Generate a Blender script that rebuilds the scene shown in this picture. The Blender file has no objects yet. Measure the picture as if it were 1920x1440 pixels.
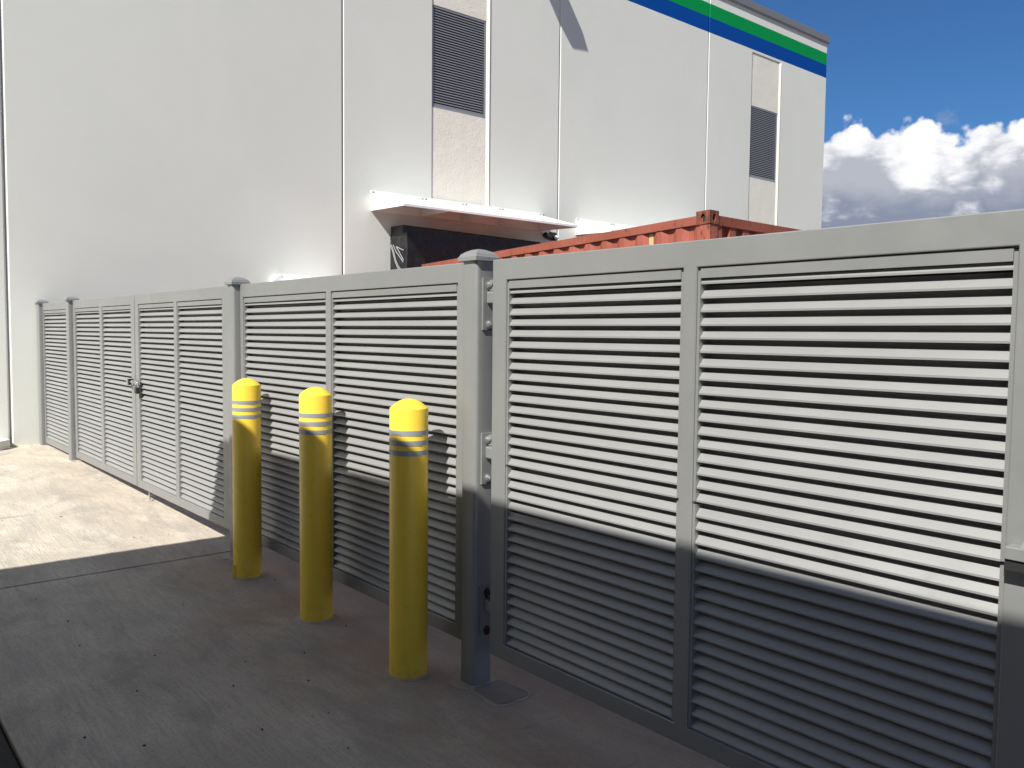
import bpy, bmesh, math, random
from mathutils import Vector, Matrix
random.seed(7)
C = bpy.context.scene.collection
S = bpy.context.scene

# ------------------------------------------------------------------ camera
cam = bpy.data.objects.new('camera', bpy.data.cameras.new('camera'))
C.objects.link(cam)
S.camera = cam
cam.data.sensor_fit = 'HORIZONTAL'
cam.data.sensor_width = 36.0
cam.data.lens = 1572.73 / 1920 * 36.0
cam.data.clip_start = 0.05
cam.data.clip_end = 3000
_r = Vector((0.76368297, -0.64550958, 0.01028109))
_u = Vector((0.03056702, 0.05206097, 0.99817599))
_w = Vector((0.64486741, 0.76197574, -0.05948938))
cam.matrix_world = Matrix(((_r.x, _u.x, -_w.x, 0.0), (_r.y, _u.y, -_w.y, 0.0), (_r.z, _u.z, -_w.z, 1.5), (0, 0, 0, 1)))

# ------------------------------------------------------------------ light
SUN_TO = Vector((-1.0, -0.33, 1.05)).normalized()
sun_l = bpy.data.lights.new('sun', 'SUN')
sun_l.energy = 5.0
sun_l.angle = math.radians(0.53)
sun_l.color = (1.0, 0.965, 0.89)
sun = bpy.data.objects.new('sun', sun_l)
C.objects.link(sun)
sun.rotation_euler = SUN_TO.to_track_quat('Z', 'Y').to_euler()
SKY_STRENGTH = 0.05
S.view_settings.view_transform = 'Standard'
S.view_settings.look = 'None'
S.view_settings.gamma = 1.0
S.view_settings.use_curve_mapping = False
S.view_settings.exposure = 0.60

world = bpy.data.worlds.new('World')
S.world = world
world.use_nodes = True
wt = world.node_tree
wt.nodes.clear()


def wn(kind, **kw):
    n = wt.nodes.new(kind)
    for k, v in kw.items():
        setattr(n, k, v)
    return n


def wmath(op, a, b=None, c=None, clamp=False):
    n = wn('ShaderNodeMath', operation=op)
    n.use_clamp = clamp
    for i, v in enumerate((a, b, c)):
        if v is None:
            continue
        if isinstance(v, (int, float)):
            n.inputs[i].default_value = v
        else:
            wt.links.new(v, n.inputs[i])
    return n.outputs[0]


def wmap(v, a, b, c, d, kind='SMOOTHSTEP'):
    n = wn('ShaderNodeMapRange', interpolation_type=kind)
    wt.links.new(v, n.inputs['Value'])
    for k, x in zip(('From Min', 'From Max', 'To Min', 'To Max'), (a, b, c, d)):
        n.inputs[k].default_value = x
    return n.outputs['Result']


def wmix(f, a, b):
    n = wn('ShaderNodeMix', data_type='RGBA')
    if isinstance(f, (int, float)):
        n.inputs[0].default_value = f
    else:
        wt.links.new(f, n.inputs[0])
    for i, v in ((6, a), (7, b)):
        if isinstance(v, tuple):
            n.inputs[i].default_value = v
        else:
            wt.links.new(v, n.inputs[i])
    return n.outputs[2]


sky = wn('ShaderNodeTexSky', sky_type='NISHITA')
sky.sun_disc = False
sky.sun_elevation = math.asin(SUN_TO.z)
sky.sun_rotation = math.atan2(SUN_TO.x, SUN_TO.y)
sky.altitude = 50
sky.air_density = 1.0
sky.dust_density = 0.35
sky.ozone_density = 2.6
tc = wn('ShaderNodeTexCoord')
sep = wn('ShaderNodeSeparateXYZ')
wt.links.new(tc.outputs['Generated'], sep.inputs[0])
az = wmath('DEGREES', wmath('ARCTAN2', sep.outputs[0], sep.outputs[1]))
el = wmath('DEGREES', wmath('ARCSINE', sep.outputs[2]))


def wnoise(scale, detail, rough, zs=1.0, off=(0, 0, 0), dist=0.0):
    m = wn('ShaderNodeMapping')
    m.inputs['Scale'].default_value = (1, 1, zs)
    m.inputs['Location'].default_value = off
    wt.links.new(tc.outputs['Generated'], m.inputs['Vector'])
    n = wn('ShaderNodeTexNoise')
    n.inputs['Scale'].default_value = scale
    n.inputs['Detail'].default_value = detail
    n.inputs['Roughness'].default_value = rough
    n.inputs['Distortion'].default_value = dist
    wt.links.new(m.outputs[0], n.inputs['Vector'])
    return n.outputs['Fac']


def bump(center, width, amp):
    d = wmath('DIVIDE', wmath('SUBTRACT', az, center), width)
    return wmath('MULTIPLY', wmath('POWER', 2.718, wmath('MULTIPLY', wmath('MULTIPLY', d, d), -1.0)), amp)


top = wmath('ADD', 12.05, wmath('MULTIPLY', wmath('SUBTRACT', wnoise(9, 2, .5, 1, (3.1, 0, 0)), .5), 2.2))
for c_, w_, a_ in ((61.8, 1.1, .85), (65.6, 1.2, .7), (60.0, .7, .3), (67.8, .7, -.7), (72.5, 1.8, .3)):
    top = wmath('ADD', top, bump(c_, w_, a_))


def wvor(scale, off, zs=1.0):
    m = wn('ShaderNodeMapping')
    m.inputs['Scale'].default_value = (1, 1, zs)
    m.inputs['Location'].default_value = off
    wt.links.new(tc.outputs['Generated'], m.inputs['Vector'])
    nz = wn('ShaderNodeTexNoise')
    nz.inputs['Scale'].default_value = scale * 1.3
    nz.inputs['Detail'].default_value = 4
    wt.links.new(m.outputs[0], nz.inputs['Vector'])
    ad = wn('ShaderNodeVectorMath', operation='MULTIPLY_ADD')
    wt.links.new(nz.outputs['Color'], ad.inputs[0])
    ad.inputs[1].default_value = (.55 / scale,) * 3
    wt.links.new(m.outputs[0], ad.inputs[2])
    v = wn('ShaderNodeTexVoronoi', feature='F1')
    v.inputs['Scale'].default_value = scale
    wt.links.new(ad.outputs[0], v.inputs['Vector'])
    return v.outputs['Distance']


v1 = wvor(34, (4.2, 1.9, 1.1))
v2 = wvor(88, (2.3, .1, .9))
puff = wmath('ADD', wmath('MULTIPLY', wmath('SUBTRACT', .8, v1), 1.25),
             wmath('MULTIPLY', wmath('SUBTRACT', .5, v2), .6))
puff = wmath('ADD', puff, wmath('MULTIPLY', wmath('SUBTRACT', wnoise(120, 6, .62), .5), .6))
depth = wmath('ADD', wmath('SUBTRACT', top, el), puff)
mask = wmap(depth, -.05, .42, 0, 1)
# thin grey wisp standing over the cumulus
g1 = wmath('DIVIDE', wmath('SUBTRACT', az, 67.1), .62)
g2 = wmath('DIVIDE', wmath('SUBTRACT', el, 12.95), .62)
wisp_r = wmath('ADD', wmath('MULTIPLY', g1, g1), wmath('MULTIPLY', g2, g2))
wisp = wmap(wmath('ADD', wisp_r, wmath('MULTIPLY', wmath('SUBTRACT', wnoise(40, 6, .7, 1, (3, 2, 1)), .42), 7)), .0, 1.6, .42, 0)
big = wnoise(17, 5, .55, 2.2, (7.7, 2.0, 0), .3)
fine = wnoise(60, 6, .6, 1.6, (1.0, 5.0, 0), .3)
gv = wmath('ADD', wmath('MULTIPLY', wmath('SUBTRACT', wmath('SUBTRACT', top, el), 1.7), .42),
           wmath('ADD', wmath('MULTIPLY', wmath('SUBTRACT', big, .5), 5.2), wmath('ADD', wmath('MULTIPLY', wmath('SUBTRACT', v1, .42), 1.6), wmath('MULTIPLY', wmath('SUBTRACT', fine, .5), 1.2))))


def blob(ca, wa, ce, we, amp):
    a_ = wmath('DIVIDE', wmath('SUBTRACT', az, ca), wa)
    e_ = wmath('DIVIDE', wmath('SUBTRACT', el, ce), we)
    return wmath('MULTIPLY', wmath('POWER', 2.718, wmath('MULTIPLY', wmath('ADD', wmath('MULTIPLY', a_, a_), wmath('MULTIPLY', e_, e_)), -1.0)), amp)


for b_ in ((70.3, 2.2, 10.3, 1.2, .95), (61.4, 2.0, 9.3, 1.1, .9), (65.2, 1.2, 11.0, 1.7, -1.0), (67.5, 3.5, 8.7, .6, -.5)):
    gv = wmath('ADD', gv, blob(*b_))
grey = wmap(gv, -.5, 1.3, 0, 1)
low = wmap(wmath('ADD', el, wmath('MULTIPLY', wmath('SUBTRACT', big, .5), 5)), 7.4, 10.4, 1, 0)
ccol = wmix(grey, (.66, .66, .68, 1), (.315, .33, .375, 1))
ccol = wmix(wmath('MULTIPLY', wmath('MULTIPLY', low, grey), .9), ccol, (.155, .18, .25, 1))
skyc = wn('ShaderNodeMix', data_type='RGBA', blend_type='MULTIPLY')
skyc.inputs[0].default_value = 1.0
wt.links.new(sky.outputs[0], skyc.inputs[6])
skyc.inputs[7].default_value = (SKY_STRENGTH * .44, SKY_STRENGTH * .79, SKY_STRENGTH * 1.17, 1)
# thin high cloud veil overhead, above the clear band
veil = wmath('MULTIPLY', wmap(el, 21, 38, 0, 1), wmap(wnoise(3.2, 7, .6, 1.8, (4, 1, 2), .6), .38, .62, .15, .85))
wcol = wmix(veil, skyc.outputs[2], (.135, .145, .165, 1))
wcol = wmix(wisp, wcol, (.20, .25, .37, 1))
wcol = wmix(mask, wcol, ccol)
bg = wn('ShaderNodeBackground')
wt.links.new(wcol, bg.inputs['Color'])
bg.inputs['Strength'].default_value = 1.0
wo = wn('ShaderNodeOutputWorld')
wt.links.new(bg.outputs[0], wo.inputs[0])

# ------------------------------------------------------------------ materials


class Mat:
    def __init__(self, name, rough=.6, metal=0.0, color=(.5, .5, .5), spec=.5):
        self.m = bpy.data.materials.new(name)
        self.m.use_nodes = True
        self.t = self.m.node_tree
        self.b = self.t.nodes['Principled BSDF']
        self.b.inputs['Roughness'].default_value = rough
        self.b.inputs['Metallic'].default_value = metal
        self.b.inputs['Base Color'].default_value = (*color, 1)
        self.b.inputs['Specular IOR Level'].default_value = spec
        self.geo = self.t.nodes.new('ShaderNodeNewGeometry')
        self.pos = self.geo.outputs['Position']

    def link(self, a, b):
        self.t.links.new(a, b)

    def math(self, op, a, b=None, clamp=False):
        n = self.t.nodes.new('ShaderNodeMath')
        n.operation = op
        n.use_clamp = clamp
        for i, v in enumerate((a, b)):
            if v is None:
                continue
            if isinstance(v, (int, float)):
                n.inputs[i].default_value = v
            else:
                self.link(v, n.inputs[i])
        return n.outputs[0]

    def noise(self, scale, detail=4, rough=.55, stretch=(1, 1, 1), off=(0, 0, 0), dist=0):
        mp = self.t.nodes.new('ShaderNodeMapping')
        mp.inputs['Scale'].default_value = stretch
        mp.inputs['Location'].default_value = off
        self.link(self.pos, mp.inputs['Vector'])
        n = self.t.nodes.new('ShaderNodeTexNoise')
        n.inputs['Scale'].default_value = scale
        n.inputs['Detail'].default_value = detail
        n.inputs['Roughness'].default_value = rough
        n.inputs['Distortion'].default_value = dist
        self.link(mp.outputs[0], n.inputs['Vector'])
        return n.outputs['Fac']

    def ramp(self, v, a, b, c=0.0, d=1.0, kind='SMOOTHSTEP'):
        n = self.t.nodes.new('ShaderNodeMapRange')
        n.interpolation_type = kind
        self.link(v, n.inputs['Value'])
        for k, x in zip(('From Min', 'From Max', 'To Min', 'To Max'), (a, b, c, d)):
            n.inputs[k].default_value = x
        return n.outputs['Result']

    def mix(self, f, a, b):
        n = self.t.nodes.new('ShaderNodeMix')
        n.data_type = 'RGBA'
        if isinstance(f, (int, float)):
            n.inputs[0].default_value = f
        else:
            self.link(f, n.inputs[0])
        for i, v in ((6, a), (7, b)):
            if isinstance(v, tuple):
                n.inputs[i].default_value = (*v[:3], 1)
            else:
                self.link(v, n.inputs[i])
        return n.outputs[2]

    def color(self, c):
        self.link(c, self.b.inputs['Base Color'])

    def bump(self, h, strength=.3, dist=.01):
        n = self.t.nodes.new('ShaderNodeBump')
        n.inputs['Strength'].default_value = strength
        n.inputs['Distance'].default_value = dist
        self.link(h, n.inputs['Height'])
        self.link(n.outputs[0], self.b.inputs['Normal'])

    def rough(self, v):
        self.link(v, self.b.inputs['Roughness'])


# silver-grey powder coat of fence and gates
M = {}
k = Mat('grey_powder_coat', .44, .30, (.33, .335, .325))
n1 = k.noise(2.2, 5, .6)
n2 = k.noise(900, 2, .5)
k.color(k.mix(k.ramp(n1, .3, .7), (.245, .251, .250), (.268, .273, .271)))
k.rough(k.ramp(k.noise(9, 5, .65), .3, .7, .40, .52))
k.bump(n2, .06, .001)
M['grey'] = k.m
k = Mat('grey_louvre_coat', .40, .38, (.44, .445, .44))
n1 = k.noise(3.1, 6, .65, (1, .6, 1.6))
drip = k.noise(14, 4, .6, (1, 1, .3), (4, 0, 0))
c1 = k.mix(k.ramp(n1, .35, .7), (.322, .325, .325), (.350, .352, .351))
c1 = k.mix(k.ramp(drip, .62, .8, 0, .10), c1, (.27, .25, .215))
smg = k.ramp(k.noise(4.6, 6, .72, (1, 1, 1.2), (11, 2, 5), .8), .60, .78, 0, .30)
c1 = k.mix(smg, c1, (.21, .205, .19))
k.color(c1)
k.rough(k.ramp(k.noise(7, 5, .65), .3, .7, .42, .47))
M['slat'] = k.m
k = Mat('galvanised_steel', .36, .85, (.55, .56, .57))
k.rough(k.ramp(k.noise(60, 4, .6), .3, .7, .28, .5))
M['galv'] = k.m
M['dark'] = Mat('dark_cavity', .8, 0, (.012, .012, .013)).m
k = Mat('rusty_bolt', .75, .3, (.085, .045, .03))
M['rust'] = k.m
M['black'] = Mat('black_plastic', .45, 0, (.015, .015, .016)).m

# concrete slab: broom strokes along Y, stains, trowel marks
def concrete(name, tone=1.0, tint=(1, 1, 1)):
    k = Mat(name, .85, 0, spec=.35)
    T = lambda a: tuple(x * tone * t for x, t in zip(a, tint))
    big = k.noise(.55, 4, .6, off=(2, 5, 0), dist=.6)
    mid = k.noise(2.6, 6, .62, (1, .55, 1), dist=.5)
    sml = k.noise(38, 5, .7)
    broom = k.noise(170, 3, .6, (1, .035, 1))
    streak = k.noise(22, 5, .65, (1, .10, 1))
    c = k.mix(k.ramp(mid, .36, .64), T((.48, .43, .36)), T((.64, .578, .48)))
    c = k.mix(k.ramp(big, .44, .62, 0, .5), c, T((.50, .41, .32)))
    c = k.mix(k.ramp(k.noise(1.9, 5, .6, (1, 1, 1), (1, 8, 0), 1.2), .56, .70, 0, .5), c, T((.56, .50, .43)))
    c = k.mix(k.ramp(k.noise(1.5, 6, .7, (1.6, .7, 1), (9, 3, 0), 1.0), .48, .66, 0, .52), c, T((.255, .235, .215)))
    c = k.mix(k.ramp(sml, .45, .68, 0, .28), c, T((.35, .33, .30)))
    c = k.mix(k.ramp(streak, .45, .72, 0, .5), c, T((.34, .325, .30)))
    c = k.mix(k.ramp(broom, .42, .7, 0, .5), c, T((.33, .31, .28)))
    spk = k.t.nodes.new('ShaderNodeTexVoronoi')
    spk.inputs['Scale'].default_value = 5.2
    k.link(k.pos, spk.inputs['Vector'])
    gate = k.ramp(k.noise(3.7, 2, .5, off=(7, 1, 0)), .50, .56)
    c = k.mix(k.math('MULTIPLY', k.ramp(spk.outputs['Distance'], .012, .035, .75, 0), gate), c, T((.10, .09, .075)))
    spx = k.t.nodes.new('ShaderNodeSeparateXYZ')
    k.link(k.pos, spx.inputs[0])
    edge = k.math('MULTIPLY', k.ramp(k.math('ADD', spx.outputs[0], k.math('MULTIPLY', k.noise(1.8, 5, .65, off=(5, 5, 0)), 1.6)), 2.1, 3.0), k.ramp(spx.outputs[1], 4.6, 6.2, 1, .15))
    c = k.mix(k.math('MULTIPLY', edge, .6), c, T((.37, .255, .165)))
    c = k.mix(k.ramp(k.noise(85, 4, .7, (1, .5, 1), (2, 2, 2)), .50, .66, 0, .35), c, T((.23, .20, .17)))
    # dark drag marks
    mark = k.noise(6.0, 3, .5, (.35, 1.9, 1), (3, 7, 0), .4)
    c = k.mix(k.ramp(mark, .70, .76, 0, .45), c, T((.24, .22, .19)))
    k.color(c)
    h = k.math('ADD', k.math('MULTIPLY', broom, .8), k.math('MULTIPLY', sml, .5))
    k.bump(h, .9, .006)
    return k.m


M['concrete'] = concrete('broomed_concrete')
M['grout'] = concrete('grout', 1.15, (.96, 1.0, 1.04))
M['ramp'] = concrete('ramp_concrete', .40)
M['patch'] = concrete('patch_mortar', .72, (.92, 1.0, 1.03))
k = Mat('asphalt', .9, 0, (.035, .035, .036))
a1 = k.noise(120, 4, .7)
k.color(k.mix(k.ramp(a1, .3, .75), (.018, .018, .019), (.05, .05, .05)))
k.bump(a1, .8, .006)
M['asphalt'] = k.m

# painted tilt-up wall with the painted bands high up
def wallpaint(name, base, base2, bands=True, bumpiness=.07, bscale=60):
    k = Mat(name, .78, 0, spec=.12)
    cl = k.noise(.42, 5, .6, dist=.7)
    cl2 = k.noise(2.3, 5, .6, (1, 1, .45), (4, 0, 1))
    c = k.mix(k.ramp(cl, .3, .7), base, base2)
    c = k.mix(k.ramp(cl2, .5, .8, 0, .12), c, tuple(x * .88 for x in base))
    stain = k.noise(1.6, 6, .62, (2.2, 1, .22), (8, 2, 3))
    c = k.mix(k.ramp(stain, .66, .84, 0, .10), c, (.52, .49, .43))
    if bands:
        sp = k.t.nodes.new('ShaderNodeSeparateXYZ')
        k.link(k.pos, sp.inputs[0])
        wob = k.math('MULTIPLY', k.math('SUBTRACT', k.noise(5, 3, .5), .5), .006)
        z = k.math('ADD', sp.outputs[2], wob)
        inside = lambda a, b: k.math('MULTIPLY', k.math('GREATER_THAN', z, a), k.math('LESS_THAN', z, b))
        front = k.math('LESS_THAN', sp.outputs[1], 11.50)
        fade = 1.0
        c = k.mix(k.math('MULTIPLY', k.math('MULTIPLY', inside(7.945, 8.262), front), fade), c, (.0, .060, .315))
        c = k.mix(k.math('MULTIPLY', k.math('MULTIPLY', inside(8.262, 8.545), front), fade), c, (.0, .275, .068))
    k.color(c)
    h = k.math('ADD', k.noise(bscale, 5, .6), k.math('MULTIPLY', k.noise(3.5, 3, .5), 1.5))
    k.bump(h, bumpiness, .012)
    return k.m


M['wall'] = wallpaint('painted_concrete', (.695, .708, .668), (.73, .74, .70))
M['recess'] = wallpaint('textured_cream_paint', (.76, .735, .66), (.81, .78, .70), False, .5, 38)
M['wallback'] = wallpaint('side_wall_paint', (.70, .70, .685), (.74, .735, .72), False)
k = Mat('coping_metal', .45, .2, (.22, .22, .225))
M['coping'] = k.m
k = Mat('louvre_blade_metal', .4, .3, (.33, .34, .36))
M['blade'] = k.m
k = Mat('white_enamel', .34, 0, (.84, .84, .83))
k.color(k.mix(k.ramp(k.noise(3, 5, .6), .4, .75, 0, .5), (.86, .86, .85), (.76, .745, .72)))
M['white'] = k.m

# container paint with rust
def container_paint(name, rusty, dim=1.0):
    k = Mat(name, .62, 0, spec=.35)
    f = k.noise(2.4, 6, .65, (1, 1, .5))
    sc = k.noise(17, 6, .72, (1, 1, .45))
    c = k.mix(k.ramp(f, .3, .72), (.27, .070, .044), (.36, .108, .074))
    c = k.mix(k.ramp(k.noise(30, 4, .6, (1, 1, .12)), .52, .75, 0, .35), c, (.19, .06, .038))
    c = k.mix(k.ramp(sc, .62 - .15 * rusty, .72 - .14 * rusty, 0, .92), c, (.11, .04, .018))
    c = k.mix(k.ramp(k.noise(48, 5, .7, off=(3, 3, 3)), .62, .70, 0, .65 * rusty), c, (.45, .26, .12))
    if dim < 1:
        c = k.mix(1 - dim, c, (.10, .035, .018))
    k.color(c)
    k.bump(k.math('ADD', sc, k.noise(3, 3, .5)), .35, .008)
    k.rough(k.ramp(sc, .4, .7, .5, .85))
    return k.m


M['cont'] = container_paint('terracotta_container_paint', .12)
M['contr'] = container_paint('rusted_container_paint', .8)
M['cast'] = container_paint('rusted_casting', 1.35, .55)
M['rail'] = container_paint('weathered_rail_paint', .35, .74)
M['cream'] = Mat('cream_sticker', .5, 0, (.46, .39, .18)).m
# yellow bollard sleeve
k = Mat('yellow_sleeve', .33, 0, spec=.45)
c = k.mix(k.ramp(k.noise(4, 5, .6, (1, 1, .4)), .35, .75), (.87, .60, .055), (.92, .635, .070))
c = k.mix(k.ramp(k.noise(26, 5, .7, (1, 1, .3)), .62, .8, 0, .35), c, (.55, .42, .04))
sp = k.t.nodes.new('ShaderNodeSeparateXYZ')
k.link(k.pos, sp.inputs[0])
scuff = k.math('MULTIPLY', k.ramp(sp.outputs[2], .0, .14, 1, 0), k.ramp(k.noise(20, 5, .7), .42, .68))
c = k.mix(k.math('MULTIPLY', scuff, .35), c, (.30, .25, .13))
k.color(c)
k.rough(k.ramp(k.noise(12, 4, .6), .3, .7, .26, .42))
k.bump(k.noise(5, 3, .5, (1, 1, .5)), .12, .01)
M['yellow'] = k.m
k = Mat('grey_reflective_tape', .42, .15, (.30, .32, .34))
M['tape'] = k.m
k = Mat('black_vinyl', .33, 0, (.012, .012, .013), .45)
cr = k.noise(5.5, 4, .55, (1, 1.4, .8), dist=.8)
k.bump(cr, .7, .03)
k.color(k.mix(k.ramp(k.noise(11, 5, .65), .45, .75), (.010, .010, .012), (.026, .025, .025)))
M['vinyl'] = k.m
M['vstripe'] = Mat('white_vinyl_stripe', .5, 0, (.36, .36, .37)).m
M['faint'] = Mat('faded_print', .7, 0, (.060, .060, .058)).m
M['litter'] = Mat('dry_leaf', .8, 0, (.05, .038, .026)).m
M['roofing'] = Mat('roof_membrane', .8, 0, (.4, .4, .4)).m
k = Mat('neighbour_cladding', .7, 0, (.22, .22, .215))
k.color(k.mix(k.ramp(k.noise(1.4, 5, .6), .3, .7), (.42, .40, .37), (.48, .46, .42)))
M['neigh'] = k.m
M['blocker'] = Mat('fill_blocker_grey', .7, 0, (.26, .255, .25)).m  # even grey of the added light blocker under the shed

# ------------------------------------------------------------------ builders


class MB:
    def __init__(self):
        self.v = []
        self.f = []
        self.mi = []

    def box(self, x0, x1, y0, y1, z0, z1, mi=0):
        b = len(self.v)
        self.v += [(x0, y0, z0), (x1, y0, z0), (x1, y1, z0), (x0, y1, z0), (x0, y0, z1), (x1, y0, z1), (x1, y1, z1), (x0, y1, z1)]
        for q in ((0, 3, 2, 1), (4, 5, 6, 7), (0, 1, 5, 4), (1, 2, 6, 5), (2, 3, 7, 6), (3, 0, 4, 7)):
            self.f.append([b + i for i in q])
            self.mi.append(mi)
        return self

    def prism(self, pts, axis, a, b, mi=0):
        """pts 2D outline swept from a to b along axis 0/1/2 (outline in the other two axes, in order)."""
        n = len(pts)
        s = len(self.v)
        for t in (a, b):
            for p in pts:
                q = list(p)
                q.insert(axis, t)
                self.v.append(tuple(q))
        self.f.append([s + i for i in range(n)])
        self.f.append([s + n + i for i in reversed(range(n))])
        self.mi += [mi, mi]
        for i in range(n):
            j = (i + 1) % n
            self.f.append([s + i, s + n + i, s + n + j, s + j])
            self.mi.append(mi)
        return self

    def rings(self, rings, close_top=True, close_bot=True, mi=0):
        n = len(rings[0])
        s = len(self.v)
        for r in rings:
            self.v += [tuple(p) for p in r]
        for k in range(len(rings) - 1):
            for i in range(n):
                j = (i + 1) % n
                self.f.append([s + k * n + i, s + k * n + j, s + (k + 1) * n + j, s + (k + 1) * n + i])
                self.mi.append(mi)
        if close_bot:
            self.f.append([s + i for i in reversed(range(n))])
            self.mi.append(mi)
        if close_top:
            self.f.append([s + (len(rings) - 1) * n + i for i in range(n)])
            self.mi.append(mi)
        return self

    def lathe(self, prof, seg=32, c=(0, 0), mi=0):
        rr = [[(c[0] + r * math.cos(2 * math.pi * i / seg), c[1] + r * math.sin(2 * math.pi * i / seg), z) for i in range(seg)] for r, z in prof]
        return self.rings(rr, mi=mi)

    def rod(self, a, b, r, seg=10, mi=0):
        a, b = Vector(a), Vector(b)
        d = (b - a).normalized()
        u = d.orthogonal().normalized()
        w = d.cross(u)
        ring = lambda p: [tuple(p + r * (math.cos(2 * math.pi * i / seg) * u + math.sin(2 * math.pi * i / seg) * w)) for i in range(seg)]
        return self.rings([ring(a), ring(b)], mi=mi)

    def grid_plate(self, us, vs, holes, d0, d1, plane):
        """Plate in plane 'YZ' (depth X) or 'XZ' (depth Y) made of cells us x vs; holes = set of (i,j) left open."""
        def P(u, v, d):
            return (d, u, v) if plane == 'YZ' else (u, d, v)
        idx = {}

        def V(i, j, s):
            if (i, j, s) not in idx:
                idx[(i, j, s)] = len(self.v)
                self.v.append(P(us[i], vs[j], d0 if s == 0 else d1))
            return idx[(i, j, s)]
        nu, nv = len(us) - 1, len(vs) - 1
        solid = lambda i, j: 0 <= i < nu and 0 <= j < nv and (i, j) not in holes
        for i in range(nu):
            for j in range(nv):
                if not solid(i, j):
                    continue
                self.f.append([V(i, j, 0), V(i + 1, j, 0), V(i + 1, j + 1, 0), V(i, j + 1, 0)])
                self.f.append([V(i, j, 1), V(i, j + 1, 1), V(i + 1, j + 1, 1), V(i + 1, j, 1)])
                if not solid(i - 1, j):
                    self.f.append([V(i, j, 0), V(i, j + 1, 0), V(i, j + 1, 1), V(i, j, 1)])
                if not solid(i + 1, j):
                    self.f.append([V(i + 1, j, 0), V(i + 1, j, 1), V(i + 1, j + 1, 1), V(i + 1, j + 1, 0)])
                if not solid(i, j - 1):
                    self.f.append([V(i, j, 0), V(i, j, 1), V(i + 1, j, 1), V(i + 1, j, 0)])
                if not solid(i, j + 1):
                    self.f.append([V(i, j + 1, 0), V(i + 1, j + 1, 0), V(i + 1, j + 1, 1), V(i, j + 1, 1)])
        self.mi += [0] * (len(self.f) - len(self.mi))
        return self

    def mesh(self, name, mats, smooth=None):
        me = bpy.data.meshes.new(name)
        me.from_pydata(self.v, [], self.f)
        for m in (mats if isinstance(mats, (list, tuple)) else [mats]):
            me.materials.append(m)
        me.polygons.foreach_set('material_index', self.mi)
        bm = bmesh.new()
        bm.from_mesh(me)
        bmesh.ops.recalc_face_normals(bm, faces=bm.faces)
        bm.to_mesh(me)
        bm.free()
        if smooth:
            me.polygons.foreach_set('use_smooth', [True] * len(me.polygons))
            me.set_sharp_from_angle(angle=math.radians(smooth))
        me.update()
        return me


def link(name, me, parent=None, loc=(0, 0, 0), bevel=0, seg=2):
    o = bpy.data.objects.new(name, me)
    C.objects.link(o)
    o.location = loc
    if parent:
        o.parent = parent
    if bevel:
        b = o.modifiers.new('bevel', 'BEVEL')
        b.width = bevel
        b.segments = seg
        b.limit_method = 'ANGLE'
        b.angle_limit = math.radians(40)
        b.harden_normals = False
    return o


def thing(name, label, cat, loc=(0, 0, 0), group=None):
    o = bpy.data.objects.new(name, None)
    C.objects.link(o)
    o.location = loc
    o.empty_display_size = .2
    o['label'] = label
    o['category'] = cat
    if group:
        o['group'] = group
    return o


def tag(o, label, cat, group=None):
    o['label'] = label
    o['category'] = cat
    if group:
        o['group'] = group
    return o


def structure(name, me, parent=None, bevel=0):
    o = link(name, me, parent, bevel=bevel)
    if not parent:
        o['kind'] = 'structure'
    return o


def copy_tree(o, parent=None):
    c = o.copy()
    C.objects.link(c)
    if parent:
        c.parent = parent
    for ch in list(o.children):
        copy_tree(ch, c)
    return c


# ------------------------------------------------------------------ ground
def zg(x, y):
    if y < 5.55:
        z = 0.0
    elif y < 9.9:
        z = (y - 5.55) / 4.35 * .112
    else:
        z = .112 + (min(y, 11.3) - 9.9) / 1.4 * .014
    if x > 2.9 and y > 4.0:          # truck ramp going down to the dock door
        t = min(1.0, (x - 2.9) / 1.5)
        z = z * (1 - t) + t * (-.26 * min(1.0, (y - 4.0) / 7.0))
    return z


structure('ground', MB().box(-400, 400, -400, 400, -3.2, -.62).mesh('ground', M['asphalt']))


def slab(x0, x1, y0, y1, nx=1, ny=1, xs=None, ys=None):
    xs = xs or [x0 + (x1 - x0) * i / nx for i in range(nx + 1)]
    ys = ys or [y0 + (y1 - y0) * i / ny for i in range(ny + 1)]
    m = MB()
    n = len(xs)
    for y in ys:
        for x in xs:
            m.v.append((x, y, zg(x, y)))
    base = len(m.v)
    for y in ys:
        for x in xs:
            m.v.append((x, y, -.60))
    for j in range(len(ys) - 1):
        for i in range(n - 1):
            a = j * n + i
            m.f.append([a, a + 1, a + n + 1, a + n])
            m.f.append([base + a, base + a + n, base + a + n + 1, base + a + 1])
    for i in range(n - 1):
        m.f.append([i, base + i, base + i + 1, i + 1])
        a = (len(ys) - 1) * n + i
        m.f.append([a, a + 1, base + a + 1, base + a])
    for j in range(len(ys) - 1):
        a = j * n
        m.f.append([a, a + n, base + a + n, base + a])
        a = j * n + n - 1
        m.f.append([a, base + a, base + a + n, a + n])
    m.mi = [0] * len(m.f)
    return m


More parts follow.
